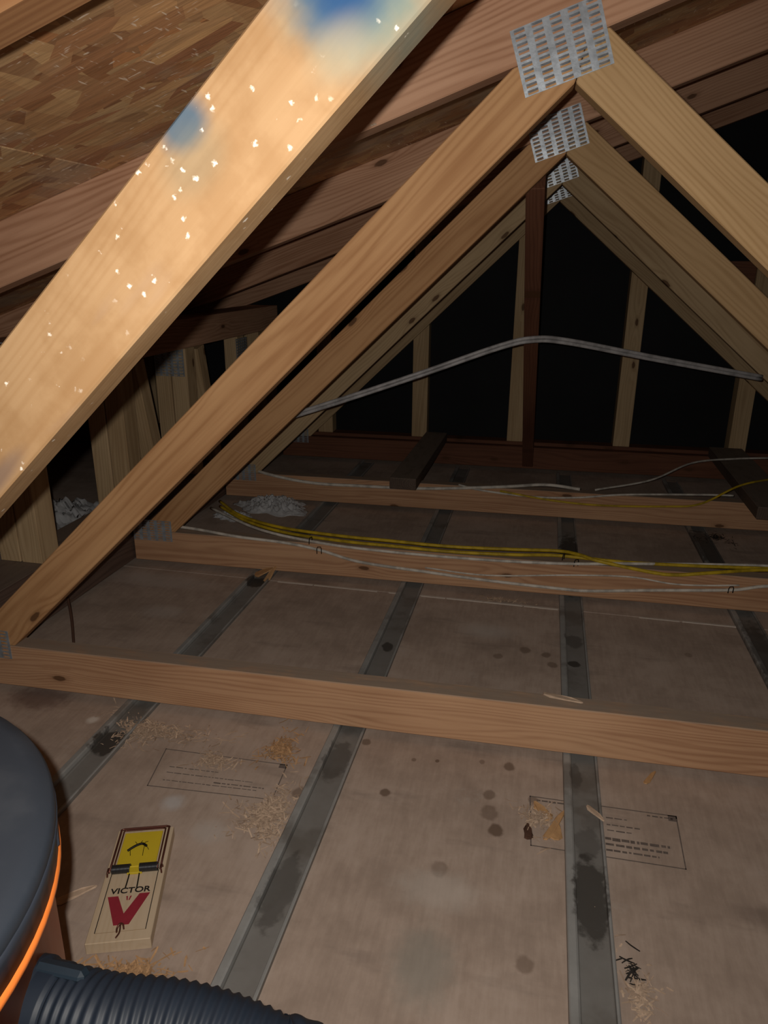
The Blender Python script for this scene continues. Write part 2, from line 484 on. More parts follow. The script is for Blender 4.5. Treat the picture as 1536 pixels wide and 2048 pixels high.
def plate_mesh(wd, ht, cols, rows):
    """toothed truss plate: a sheet with punched slots and the raised lips around them; x along wd, z along ht, faces -y"""
    bm = bmesh.new()
    yf, yb = -0.0012, 0.0
    cw, rh = wd / cols, ht / rows
    xs, zs = [-wd / 2], [-ht / 2]
    for i in range(cols):
        c = -wd / 2 + (i + .5) * cw; xs += [c - .30 * cw, c + .30 * cw]
    xs.append(wd / 2)
    for j in range(rows):
        c = -ht / 2 + (j + .5) * rh; zs += [c - .31 * rh, c + .31 * rh]
    zs.append(ht / 2)
    V = {}
    def vt(i, j):
        if (i, j) not in V: V[i, j] = bm.verts.new((xs[i], yf, zs[j]))
        return V[i, j]
    for i in range(len(xs) - 1):
        for j in range(len(zs) - 1):
            if i % 2 == 1 and j % 2 == 1:
                # lip: the metal bows out along the upper edge of the slot and dives in
                x0, x1, z0, z1 = xs[i], xs[i + 1], zs[j], zs[j + 1]
                xm = (x0 + x1) / 2; o = .0030
                pts = [(x0, yf, z1), (x0 + .25 * (x1 - x0), yf - o, z1 - .15 * (z1 - z0)), (x1 - .25 * (x1 - x0), yf - o, z1 - .15 * (z1 - z0)), (x1, yf, z1)]
                inn = [(x0, yf + .001, z0 + .55 * (z1 - z0)), (x0 + .25 * (x1 - x0), yf - .0002, z0 + .45 * (z1 - z0)), (x1 - .25 * (x1 - x0), yf - .0002, z0 + .45 * (z1 - z0)), (x1, yf + .001, z0 + .55 * (z1 - z0))]
                P = [bm.verts.new(p) for p in pts]; I = [bm.verts.new(p) for p in inn]
                for k in range(3): bm.faces.new((P[k], P[k + 1], I[k + 1], I[k]))
            else:
                bm.faces.new((vt(i, j), vt(i + 1, j), vt(i + 1, j + 1), vt(i, j + 1)))
    # sheet edges
    nx, nz = len(xs) - 1, len(zs) - 1
    border = [(i, 0) for i in range(nx)] + [(nx, j) for j in range(nz)] + [(i, nz) for i in range(nx, 0, -1)] + [(0, j) for j in range(nz, 0, -1)]
    back = [bm.verts.new((xs[i], yb, zs[j])) for i, j in border]
    for k in range(len(border)):
        k2 = (k + 1) % len(border)
        bm.faces.new((V[border[k]], back[k], back[k2], V[border[k2]]))
    me = bpy.data.meshes.new('gusset_plate')
    bm.to_mesh(me); bm.free()
    me.materials.append(M_PLATE)
    return me
PL_BIG = plate_mesh(.114, .080, 5, 10)
PL_HEEL = plate_mesh(.115, .060, 5, 8)

def truss(k, wl, wr, wt, wb, label, drop=0.0, right_end=2.6):
    t = empty('roof_truss', (0, YT[k], 0), TW)
    tag(t, label, 'truss', 'roof trusses')
    x0, x1 = -2.85, 2.55
    prism('top_chord', [(x0, roofz(x0) - drop), (x1, roofz(x1) - drop), (x1, roofz(x1) + CH), (x0, roofz(x0) + CH)], 0, THK, wt, t, ang)
    prism('bottom_chord', [(-1.088, .016), (right_end, .016), (right_end, .105), (-1.088, .105)], -.026 if k == 0 else 0, THK - .026 if k == 0 else THK, wb, t, 0, (0, .06))
    al = math.atan(.953)
    j = .0008
    V = (.012, 1.033 - drop)
    up_x = lambda x: 1.1176 + .953 * x
    xi = -.0676 - drop / .6005
    prism('web', [V, (.0235, roofz(.0235) - drop - j), (xi, roofz(xi) - drop - j), (-1.0626, .1055), (-.9618, .1055)], .0002, THK - .0002, wl, t, al, (-.5, .59))
    ar = math.atan(-.85)
    xr = .0492 - drop / 1.2025
    prism('web', [(V[0] + .0012, V[1]), (1.104, .1055), (1.213, .1055), (xr, roofz(xr) - drop - j), (.0247, roofz(.0247) - drop - j)], .0002, THK - .0002, wr, t, ar, (.5, .66))
    p = link('gusset_plate', PL_BIG, None, t); p.location = (-.008, -.0002, 1.073 - drop); p.rotation_euler = (0, -ang + .02, 0)
    p['label'] = 'punched galvanised steel joint plate'
    p = link('gusset_plate', PL_HEEL, None, t); p.location = (-1.028, -.0265 if k == 0 else -.0002, .107)
    return t

def sub(o, nm):
    return [c for c in o.children if c.name.startswith(nm)]

W_WEB0 = wood('spruce_web_painted', (0.395, 0.25, 0.13), (0.285, 0.155, 0.065), knots=0.35, specks=0.8, grain=.6,
              paint=[(0.535, .010, .042, .045, .75, .5, (0.085, .20, .20)), (0.530, .010, .030, .024, .95, .6, (0.012, .060, .17)), (0.50, -.012, .018, .012, .5, .7, (0.36, .30, .20)),
                     (0.405, .030, .016, .013, .85, .5, (0.03, .095, .16)), (0.395, .012, .022, .016, .40, .6, (0.20, .18, .12)), (0.08, .027, .022, .010, .55, .6, (0.12, .10, .105)), (0.115, -.022, .03, .007, .55, .6, (0.12, .09, .09)), (0.03, -.020, .03, .008, .55, .6, (0.12, .09, .09)), (0.06, .010, .015, .008, .3, .6, (0.12, .09, .09))])
W_WEB1R = wood('pale_spruce_web', (0.58, 0.385, 0.20), (0.40, 0.245, 0.11), knots=1.0)
trusses = []
trusses.append(truss(0, W_WEB0, W_WEB1R, wood('fir_orange_chord', (0.36, 0.19, 0.085), (0.23, 0.105, 0.045), knots=.3), W_BOT, 'nearest roof truss, its pale diagonal web marked with blue spray paint', 0.0))
trusses.append(truss(1, W_WEB, W_WEB1R, W_TOP, W_BOT, 'roof truss whose large galvanised plate shows near the top right, chord crossing mid floor'))
trusses.append(truss(2, W_WEB, W_WEB1R, W_TOP, W_BOT, 'roof truss second behind the blue marked web, yellow cables along its bottom chord'))
trusses.append(truss(3, W_GAB, W_GAB, W_TOP, W_BOT, 'far roof truss with white cables on its chord, plank end resting on it'))
trusses.append(truss(4, W_GAB, W_GAB, W_TOP, W_DARK, 'farthest roof truss standing directly against the studs of the black gable wall'))

# ------------------------------------------------------------------ gable wall
def paper_mat():
    s = N('black_building_paper')
    nz = s.noise(s.coords((2, 1, 2.5)), 2.0, 3.0, .5)
    c = s.mix(nz, (0.006, 0.0065, 0.008), (0.016, 0.017, 0.019))
    s.bump(nz, .25, .01)
    return s.out(c, .75, 0, .2)
gy = YT[4] + THK
gw = empty('wall_back', (0, gy, 0), TW); gw['kind'] = 'structure'
def gpoly(x0, x1, z0): return [(x0, z0), (x1, z0), (x1, roofz(x1) + CH - .003), (x0, roofz(x0) + CH - .003)]
M_PAPER = paper_mat()
prism('building_paper', gpoly(-3.0, 2.6, -.01), .0645, .070, M_PAPER, gw, 0, (0, .5), 0)
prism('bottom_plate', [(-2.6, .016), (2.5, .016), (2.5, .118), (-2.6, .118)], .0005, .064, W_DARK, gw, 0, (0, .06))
for sx in (-1.72, -1.31, -.905, -.495, -.095, .330, .768, 1.18, 1.6):
    if roofz(sx) > .3:
        prism('stud', gpoly(sx - .032, sx + .032, .1185), .0005, .064, W_GAB, gw, math.pi / 2, (sx, .5))
prism('blocking', [(.37, .74), (.735, .74), (.735, .83), (.37, .83)], .010, .055, W_DARK, gw, 0, (.55, .79))
prism('blocking', [(.801, .74), (1.147, .74), (1.147, .83), (.801, .83)], .010, .055, W_DARK, gw, 0, (.95, .79))

# ------------------------------------------------------------------ girder along the left with paired upright webs
g = empty('girder_truss', (-1.15, 1.6, 0))
tag(g, 'girder truss of paired upright pale studs running back along the left side', 'truss')
def gbeam(nm, p0, p1, wz, ty, mat, upv=(0, 0, 1)):
    o = Vector((-1.15, 1.6, 0))
    return beam(nm, Vector(p0) - o, Vector(p1) - o, wz, ty, mat, g, upv)
gbeam('bottom_chord', (-1.152, .55, .082), (-1.152, 2.94, .082), .132, .118, wood('dark_girder_wood', (.16, .105, .082), (.09, .058, .046), knots=.3, dust=.5))
zt = roofz(-1.21)
gbeam('top_chord', (-1.152, .55, zt - .047), (-1.152, 2.94, zt - .047), .089, .116, W_TOP)
z1 = zt - .093
for y, lean, plies in ((1.375, 0, 2), (1.772, 0, 2), (2.15, 0, 2), (2.555, 0, 1), (2.76, 0, 1), (2.88, 0, 2)):
    for q in range(plies):
        xx = -1.125 - .057 * q
        gbeam('upright_web', (xx, y, .1485), (xx, y + lean, z1), .064, .053, W_GAB, (0, 1, 0))
gbeam('diagonal_web', (-1.122, 1.93, .155), (-1.122, 1.845, z1 - .005), .05, .05, W_GAB, (0, 1, 0))
gbeam('diagonal_web', (-1.122, 2.31, .155), (-1.122, 2.225, z1 - .005), .05, .05, W_GAB, (0, 1, 0))
PL_G = plate_mesh(.10, .10, 5, 10)
for (xx, y, z) in ((-1.155, 1.3422, zt - .05), (-1.155, 2.1172, zt - .13)):
    p = link('gusset_plate', PL_G, None, g); p.location = Vector((xx, y, z)) - Vector((-1.15, 1.6, 0))
p = link('gusset_plate', PL_G, None, g); p.location = Vector((-1.0965, 2.555, zt - .15)) - Vector((-1.15, 1.6, 0)); p.rotation_euler = (0, 0, math.pi / 2)

# ------------------------------------------------------------------ furring channels
def channel_mat(spots):
    s = N('dusty_galvanised_channel')
    v = s.coords()
    nz = s.noise(v, 24.0, 5.0, .65); big = s.noise(s.coords(rnd=2.0), 9.0, 4.0, .6)
    c = s.mix(nz, (0.25, 0.255, 0.25), (0.44, 0.45, 0.45))
    sp = s.n('ShaderNodeSeparateXYZ'); s.l(v, sp.inputs[0])
    flat = s.mapr(sp.outputs[2], .008, .006)
    c = s.mix(s.math('MULTIPLY', flat, .55), c, (0.15, 0.135, 0.12))
    c = s.mix(s.mapr(big, .50, .66, 0, .6), c, (0.13, 0.115, 0.10))
    nn = s.math('MULTIPLY', s.math('SUBTRACT', s.noise(v, 55.0, 4.0), .5), 1.3)
    for x, y, rx, ry, k in spots:
        dx = s.math('MULTIPLY', s.math('SUBTRACT', sp.outputs[0], x), 1 / rx)
        dy = s.math('MULTIPLY', s.math('SUBTRACT', sp.outputs[1], y), 1 / ry)
        d = s.math('ADD', s.math('SQRT', s.math('MULTIPLY_ADD', dx, dx, s.math('MULTIPLY', dy, dy))), nn)
        c = s.mix(s.math('MULTIPLY', s.mapr(d, 1.2, .85), k), c, (0.055, 0.05, 0.045))
    return s.out(c, .6, .15, .4)
CH_SPOTS = {-2: [(.03, .955, .022, .035, .9), (.03, 1.66, .024, .03, .9)], -1: [(.032, 1.40, .012, .02, .85), (.03, 1.0, .02, .05, .5), (.03, .72, .02, .06, .5)],
            0: [(.033, .80, .024, .07, .8), (.033, .90, .018, .03, .4), (.028, 1.42, .014, .011, .9), (.03, 1.52, .02, .03, .5), (.02, 1.05, .01, .03, .5), (.033, 2.0, .03, .2, .8)], 1: [(.03, 1.5, .03, .2, .6), (.03, 2.2, .05, .15, .7)]}
prof = [(0, .0006), (0, .0125), (.0015, .014), (.010, .0145), (.0125, .013), (.0135, .0035), (.0150, .0025), (.051, .0025), (.0525, .0035), (.0535, .0085), (.056, .0090), (.0575, .0080), (.0575, .0006)]
def channel(i, label):
    x0 = XA + PITCH * i
    bm = bmesh.new()
    y0, y1, n = -.5, 2.93, 40
    rings = []
    for k in range(n + 1):
        y = y0 + (y1 - y0) * k / n
        rings.append([bm.verts.new((a, y, b)) for a, b in prof])
    for a, b in zip(rings, rings[1:]):
        for k in range(len(prof) - 1):
            bm.faces.new((a[k], a[k + 1], b[k + 1], b[k]))
        bm.faces.new((a[-1], a[0], b[0], b[-1]))
    bm.faces.new(rings[0]); bm.faces.new(rings[-1][::-1])
    o = link('furring_channel', mesh_of(bm, 'furring_channel'), channel_mat(CH_SPOTS[i]))
    o.location = (x0, 0, 0)
    tag(o, label, 'metal channel', 'furring channels on the drywall')
channel(-2, 'grey metal channel left of the snap trap, partly hidden by the vacuum lid')
channel(-1, 'grey metal channel slanting just right of the snap trap')
channel(0, 'upright running grey metal channel crossing the printed stamp at right')
channel(1, 'grey metal channel at the far right edge behind the near bottom chord')

# ------------------------------------------------------------------ brace, planks
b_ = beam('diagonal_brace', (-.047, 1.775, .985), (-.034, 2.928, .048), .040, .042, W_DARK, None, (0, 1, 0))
tag(b_, 'dark reddish brown brace leaning from the second plate down to the far chord', 'brace')
p_ = beam('loose_plank', (-.425, 2.25, .1255), (-.418, 2.965, .1255), .038, .089, W_DUSTY)
tag(p_, 'dark dusty short plank lying across the two far chords near the centre', 'plank')
p_ = beam('loose_plank', (.705, 2.20, .1255), (.715, 2.965, .1255), .038, .12, W_DUSTY)
tag(p_, 'dark dusty wide plank lying across the far chords at the right edge', 'plank')

# ------------------------------------------------------------------ cables
def cable_mat(name, col, rough=.55):
    s = N(name)
    nz = s.noise(s.coords(), 30.0, 4.0, .6)
    c = s.mix(s.mapr(nz, .35, .7), col, tuple(.55 * k for k in col))
    return s.out(c, rough, 0, .4)
M_WHT = cable_mat('white_cable_jacket', (0.72, 0.68, 0.61))
M_YEL = cable_mat('yellow_cable_jacket', (0.62, 0.43, 0.02))
M_GRY = cable_mat('grey_cable_jacket', (0.50, 0.49, 0.50), .4)
M_BLK = simple('black_steel', (0.02, 0.018, 0.016), .5, .6)
def wire(pts, mat, label, r=.0046, flat=None, grp='electrical cables strung over the chords'):
    o = tube('electrical_cable', pts, r, mat, None, 8, flat, 8)
    tag(o, label, 'cable', grp)
    return o
wire([(-0.944, 1.967, 0.116), (-0.832, 1.859, 0.116), (-0.682, 1.786, 0.117), (-0.5, 1.757, 0.118), (-0.362, 1.752, 0.118), (-0.202, 1.75, 0.117), (-0.036, 1.771, 0.116), (0.071, 1.786, 0.116), (0.122, 1.760, 0.121), (0.173, 1.733, 0.1185), (0.292, 1.727, 0.104), (0.351, 1.728, 0.102), (0.431, 1.738, 0.111), (0.571, 1.787, 0.112), (.75, 1.80, .113)], M_YEL,
     'yellow cable that dips below the others over the cabled chord at right')
wire([(-0.93, 1.937, 0.1105), (-0.806, 1.834, 0.1105), (-0.661, 1.767, 0.1105), (-0.482, 1.738, 0.111), (-0.345, 1.734, 0.111), (-0.199, 1.730, 0.111), (-0.035, 1.748, 0.1105), (0.071, 1.768, 0.1105), (0.235, 1.762, 0.1105), (0.414, 1.778, 0.1105), (0.575, 1.80, 0.1105), (.75, 1.815, .1105)], M_YEL,
     'yellow cable lying straight along the top of the cabled chord', .0045)
wire([(-0.95, 1.915, 0.1105), (-0.741, 1.775, 0.1105), (-0.549, 1.7235, 0.107), (-0.382, 1.7165, 0.102), (-0.134, 1.7235, 0.099), (0.071, 1.727, 0.1055), (0.237, 1.752, 0.1105), (0.417, 1.790, 0.1105), (0.579, 1.8175, 0.1105), (.75, 1.83, .1105)], M_WHT,
     'white cable running beside the yellow pair along the cabled chord', .0040)
wire([(-1.05, 1.745, 0.111), (-0.927, 1.738, 0.1105), (-0.772, 1.7075, 0.110), (-0.641, 1.709, 0.104), (-0.545, 1.713, 0.09), (-0.436, 1.7145, 0.066), (-0.262, 1.7195, 0.053), (-0.099, 1.7235, 0.043), (0.083, 1.728, 0.037), (0.156, 1.7295, 0.038), (0.298, 1.733, 0.053), (0.481, 1.738, 0.071), (0.564, 1.740, 0.089), (.72, 1.742, .10)], M_WHT,
     'white cable sagging down the front face of the cabled chord', .0042)
wire([(-0.262, 1.7205, 0.064), (-0.1, 1.7245, 0.057), (0.116, 1.7295, 0.077), (0.248, 1.733, 0.084), (0.343, 1.735, 0.075), (0.413, 1.737, 0.0765), (.5, 1.739, .085)], M_WHT,
     'thin white wire arching just above the sagging cable on the chord face', .0022)
wire([(-1.073, 2.426, 0.112), (-0.934, 2.318, 0.110), (-0.769, 2.321, 0.086), (-0.59, 2.326, 0.085), (-0.363, 2.332, 0.090), (-0.112, 2.341, 0.111), (0.035, 2.396, 0.1125), (0.148, 2.37, 0.1125)], M_WHT,
     'white cable sweeping from the left onto the far cabled chord, under the plank end', .0055)
wire([(0.196, 2.376, 0.112), (0.385, 2.511, 0.120), (0.54, 2.665, 0.150), (0.70, 2.757, 0.152), (0.874, 2.814, 0.152)], M_WHT,
     'thin white wire rising to the right above the far cabled chord', .0035)
wire([(-0.25, 2.3375, 0.110), (-0.177, 2.3385, 0.096), (-0.012, 2.3425, 0.084), (0.133, 2.346, 0.090), (0.289, 2.352, 0.110), (0.528, 2.405, 0.111), (0.63, 2.42, 0.111)], M_WHT,
     'white cable hanging along the front of the far cabled chord', .0035)
wire([(-0.111, 2.3375, 0.098), (0.054, 2.3415, 0.077), (0.214, 2.3455, 0.070), (0.415, 2.3505, 0.080), (0.52, 2.353, 0.096), (0.645, 2.41, 0.150), (0.792, 2.53, 0.151)], M_YEL,
     'yellow cable sagging along the far cabled chord at right', .0035)
# grey feeder pair draped over the brace
ce = empty('feeder_cable', (-.029, 2.085, .616))
tag(ce, 'thick grey cable pair draped in a shallow peak over the brace', 'cable')
cp = [(-0.74, 1.95, 0.382), (-0.692, 1.955, 0.398), (-0.535, 1.975, 0.451), (-0.327, 2.02, 0.523), (-0.123, 2.06, 0.597), (-0.031, 2.075, 0.618), (0.065, 2.095, 0.612), (0.293, 2.19, 0.566), (0.519, 2.29, 0.522), (0.632, 2.340, 0.500)]
for dz, dy in ((.0048, 0), (-.0048, .002)):
    tube('cable_strand', [(x + .029, y - 2.085 + dy, z - .616 + dz) for x, y, z in cp], .0050, M_GRY, ce, 10)
# staples
def staple(p, size=.012, rz=0.0, lab=''):
    bm = bmesh.new()
    h = size
    add_tube(bm, [Vector(q) for q in ((-.006, -.002, -h * .4), (-.006, -.003, h * .6), (-.004, -.0035, h), (.004, -.0035, h), (.006, -.003, h * .6), (.006, -.002, -h * .4))], .0013, 6)
    o = link('cable_staple', mesh_of(bm, 'cable_staple'), M_BLK)
    o.location = p; o.rotation_euler = (0, 0, rz)
    tag(o, lab, 'staple', 'cable staples')
staple((-.545, 1.708, .088), .014, .2, 'black staple over the white cable where it leaves the chord top')
staple((-.575, 1.722, .108), .013, 1.2, 'black staple pinning the yellow cables left of centre')
staple((.083, 1.757, .108), .013, 1.2, 'black staple pinning the yellow cables above the straight channel')
staple((.115, 1.735, .105), .013, .6, 'black bent staple just right of the straight channel on the cabled chord')
staple((.48, 1.733, .071), .012, .3, 'black staple on the sagging white cable near the right edge')

# ------------------------------------------------------------------ shop vacuum
VX, VY = -.49, .224
vac = empty('shop_vacuum', (VX, VY, 0))
tag(vac, 'orange shop vacuum drum with dark slate lid at the lower left, black ribbed hose', 'vacuum cleaner')
s = N('slate_plastic')
nz = s.noise(s.coords(), 180.0, 2.0); sm = s.mapr(s.noise(s.coords((1, 1, 1)), 14.0, 4.0, .6), .55, .75)
c = s.mix(sm, (0.030, 0.038, 0.052), (0.042, 0.050, 0.064)); s.bump(nz, .15, .0005)
M_SLATE = s.out(c, .5, 0, .4)
M_RIM = simple('dark_rim_plastic', (0.030, 0.036, 0.050), .45, 0, .4, .15)
M_ORG = simple('orange_plastic', (0.92, 0.24, 0.045), .38, 0, .45, .10, 12)
M_HOSE = simple('black_hose_plastic', (0.010, 0.0155, 0.026), .55, 0, .35, .3, 40)
lathe('drum', [(0, .003), (.152, .003), (.160, .010), (.186, .110), (.2060, .150), (.2100, .300), (.2110, .409), (.2190, .4115), (.2212, .414), (.2212, .417), (.219, .4195), (.19, .4195), (.17, .43), (0, .43)], M_ORG, vac)
lid = lathe('lid', [(.195, .4202), (.217, .4202), (.2185, .424), (.2195, .440), (.222, .447), (.222, .453), (.2195, .457), (.208, .460), (.190, .4605), (.15, .468), (.09, .476), (.03, .480), (0, .480)], M_SLATE, vac)
lathe('rim_band', [(.2165, .4202), (.2200, .4205), (.2212, .4380), (.2226, .4450), (.2205, .4455), (.2160, .4380)], M_RIM, vac)
# grip and latches
bm = bmesh.new()
add_tube(bm, catmull([(-.10, .06, .470), (-.09, .075, .505), (-.04, .12, .522), (.02, .15, .515), (.05, .165, .492), (.055, .17, .465)], 6), .014, 10)
link('lid_handle', mesh_of(bm, 'lid_handle', True), M_RIM, vac)
for a in (math.radians(38), math.radians(218)):
    L = boxo('latch', -.006, .0045, -.022, .022, -.016, .008, M_RIM, vac, .003)
    L.location = (.2165 * math.cos(a), .2165 * math.sin(a), .440); L.rotation_euler = (0, 0, a)
# hose and cuff, plugged into the drum side
HO = Vector((VX, VY, 0))
path = [(-0.324, 0.281, 0.36), (-0.293, 0.284, 0.36), (-0.265, 0.285, 0.36), (-0.237, 0.286, 0.36), (-0.203, 0.292, 0.358), (-0.17, 0.295, 0.353), (-0.134, 0.295, 0.343), (-0.101, 0.293, 0.328), (0.0, 0.2, 0.28), (0.06, 0.1, 0.22), (0.13, 0.0, 0.15), (0.2, -0.1, 0.09)]
P = catmull(path, 14)
# resample evenly
def resample(P, step):
    out = [P[0]]; acc = 0.0
    for a, b in zip(P, P[1:]):
        d = (b - a).length
        while acc + d >= step:
            t = (step - acc) / d
            a = a.lerp(b, t); out.append(a.copy()); d = (b - a).length; acc = 0.0
        acc += d
    return out
P = [p - HO - Vector((0, 0, .007)) for p in resample(P, .0011)]
ns = int(.052 / .0011)
prr = [.0266, .0274, .0279, .0274, .0266, .0262]
bm = bmesh.new(); add_tube(bm, P[ns:], lambda i: prr[i % 6], 40)
hose = link('ribbed_hose', mesh_of(bm, 'ribbed_hose', True), M_HOSE, vac)
hose['label'] = 'black ribbed hose'
bm = bmesh.new(); add_tube(bm, P[:ns + 3], lambda i: .0305 if i < ns - 14 else (.0285 if i < ns - 2 else .0265), 40)
cu = link('cuff', mesh_of(bm, 'cuff', True), M_HOSE, hose)
M_CUFF = simple('teal_black_plastic', (0.009, 0.018, 0.029), .5, 0, .5, .25, 60)
b2 = boxo('lock_tab', -.020, .016, -.006, .006, .0, .008, M_CUFF, cu, .003)
b2.location = Vector((-.272, .292, .375)) - HO; b2.rotation_euler = (-.5, 0, 0)

# ------------------------------------------------------------------ snap trap
tx, ty = Vector((.970, .243)).normalized(), None
near, far = Vector((-.4605, .589)), Vector((-.5235, .7695))
vdir = (far - near); TL = .190; vdir.normalize()
rzt = math.atan2(vdir.y, vdir.x) - math.pi / 2
tc_ = (near + far) / 2
trap = empty('snap_trap', (tc_.x, tc_.y, 0), rzt)
tag(trap, 'wooden snap trap with yellow pedal and red V print on the drywall', 'trap')
TH = .017
HW = .0395
W_TRAP = wood('pale_pine_trap', (0.62, 0.50, 0.36), (0.52, 0.39, 0.25), knots=0, grain=.7)
beam('trap_base', (0, -TL / 2, TH / 2 + .0003), (0, TL / 2, TH / 2 + .0003), TH, 2 * HW, W_TRAP, trap, bevel=.0008)
ZT = TH + .0003
def tq(v): return -TL / 2 + v * TL
M_YPAD = simple('yellow_plastic', (0.66, 0.50, 0.03), .5, 0, .3, .08, 30)
M_RED = simple('red_print', (0.30, 0.028, 0.045), .7, 0, .2, .2, 60)
M_INKB = simple('black_print', (0.02, 0.017, 0.016), .7, 0, .2, .2, 60)
M_COPPER = simple('coppered_steel_wire', (0.16, 0.06, 0.045), .4, .7, .5, .2)
M_SPR = simple('dark_spring_steel', (0.10, 0.105, 0.115), .35, .8, .5, .2)
YS = tq(.575)
pd = boxo('bait_pedal', -.0265, .0265, YS + .004, tq(.935), ZT + .0035, ZT + .0055, M_YPAD, trap, .0006)
boxo('pedal_hinge', -.010, .010, YS - .006, YS + .007, ZT + .001, ZT + .0045, M_YPAD, trap, .0005)
# kill bar: U of doubled wire from the springs round the far end
hx = HW - .0055
for i, off in enumerate((0.0, .0045)):
    z = ZT + .0035 + .001 * i
    xo = hx - off
    tube('striking_bar', [(-xo, YS - .002, z), (-xo - .001 * 0, tq(.80), z), (-xo, tq(.985) - off, z), (-xo + .004, tq(.99) - off, z), (xo - .004, tq(.99) - off, z), (xo, tq(.985) - off, z), (xo, tq(.80), z), (xo, YS - .002, z)], .0015 if i == 0 else .0011, M_COPPER, trap, 8, None, 0)
# springs
for sx in (-1, 1):
    bm = bmesh.new()
    x0, x1 = .0065 * sx, (HW - .009) * sx
    n = 13 * 12
    add_tube(bm, [Vector((x0 + (x1 - x0) * i / n, YS + .0052 * math.cos(i * 2 * math.pi / 12), ZT + .0065 + .0052 * math.sin(i * 2 * math.pi / 12))) for i in range(n + 1)], .00105, 6, None, (1, 0, 0))
    sp_ = link('spring', mesh_of(bm, 'spring', True), M_SPR, trap)
    tube('spring_tail', [(.0065 * sx, YS - .004, ZT + .003), (.0070 * sx, tq(.49), ZT + .0015), (.0075 * sx, tq(.425), ZT + .0012)], .0009, M_BLK, trap, 6)
    tube('axle_staple', [((HW - .0035) * sx, YS - .006, ZT), ((HW - .004) * sx, YS - .004, ZT + .006), ((HW - .004) * sx, YS + .003, ZT + .006), ((HW - .0035) * sx, YS + .005, ZT)], .0012, M_COPPER, trap, 6)
    # printed border
    boxo('printed_line', (HW - .0085) * sx - .0005, (HW - .0085) * sx + .0005, tq(.075), tq(.575), ZT, ZT + .0003, M_INKB, trap)
boxo('printed_line', -(HW - .0085), HW - .0085, tq(.073), tq(.076), ZT, ZT + .0002, simple('faint_print', (.36, .26, .16), .8), trap)
# red V
def flatpoly(nm, pts, z0, z1, mat, parent):
    bm = bmesh.new()
    a = [bm.verts.new((x, y, z0)) for x, y in pts]; b = [bm.verts.new((x, y, z1)) for x, y in pts]
    bm.faces.new(b); bm.faces.new(a[::-1])
    for i in range(len(pts)):
        j = (i + 1) % len(pts); bm.faces.new((a[i], a[j], b[j], b[i]))
    return link(nm, mesh_of(bm, nm), mat, parent)
vt, vb = tq(.375), tq(.125)
flatpoly('red_emblem', [(-.0275, vt - .002), (-.0140, vt - .002), (-.0012, vb + .017), (.0130, vt), (.0265, vt), (.0085, vb), (-.0105, vb)], ZT, ZT + .0003, M_RED, trap)
for q in (-1, 1):
    flatpoly('emblem_mark', [(.0025 * q - .001, tq(.36)), (.0025 * q + .001, tq(.36)), (.0012 * q + .0007, tq(.325)), (.0012 * q - .0007, tq(.325))], ZT, ZT + .0003, M_RED, trap)
fc = bpy.data.curves.new('lettering', 'FONT'); fc.body = 'VICTOR'; fc.size = .0155; fc.align_x = 'CENTER'; fc.extrude = .0002; fc.offset = .0003
fo = bpy.data.objects.new('lettering', fc); C.objects.link(fo)
dg = bpy.context.evaluated_depsgraph_get(); dg.update()
me = bpy.data.meshes.new_from_object(fo.evaluated_get(dg))
bpy.data.objects.remove(fo)
me.materials.clear(); me.materials.append(M_INKB)
lo = link('lettering', me, None, trap); lo.location = (0, tq(.388), ZT + .0002); lo.scale = (.92, .80, 1)
# bar-lock eye at the near end
tube('lock_staple', [(-.004, tq(.07), ZT), (-.003, tq(.07), ZT + .006), (0, tq(.09), ZT + .009), (.003, tq(.10), ZT + .006), (.004, tq(.09), ZT)], .0012, M_COPPER, trap, 6)
tube('lock_rod', [(-.001, tq(.12), ZT + .003), (.000, tq(.06), ZT + .002), (-.003, tq(.02), ZT + .0016)], .0010, M_COPPER, trap, 6)
tw_ = tube('dead_insect', [(-.0165, tq(.745), ZT + .0068), (-.010, tq(.765), ZT + .0085), (-.003, tq(.785), ZT + .0092), (.003, tq(.795), ZT + .0085), (.009, tq(.775), ZT + .0075)], .0017, M_BLK, None, 6)
tw_.parent = None
tw_.location = (tc_.x, tc_.y, 0); tw_.rotation_euler = (0, 0, rzt)
bm = bmesh.new()
bm.from_mesh(tw_.data)
for a, b in (((-.004, tq(.785)), (-.009, tq(.835))), ((0, tq(.79)), (.001, tq(.84))), ((.004, tq(.79)), (.009, tq(.83))), ((.008, tq(.775)), (.0125, tq(.745))), ((-.013, tq(.755)), (-.011, tq(.70))), ((.006, tq(.775)), (.006, tq(.69)))):
    add_tube(bm, [Vector((*a, ZT + .0082)), Vector(((a[0] + b[0]) / 2, (a[1] + b[1]) / 2, ZT + .0085)), Vector((*b, ZT + .006))], .0004, 5)
bm.to_mesh(tw_.data); bm.free()
tag(tw_, 'small black curved insect-like speck lying on the yellow trap pedal', 'debris')

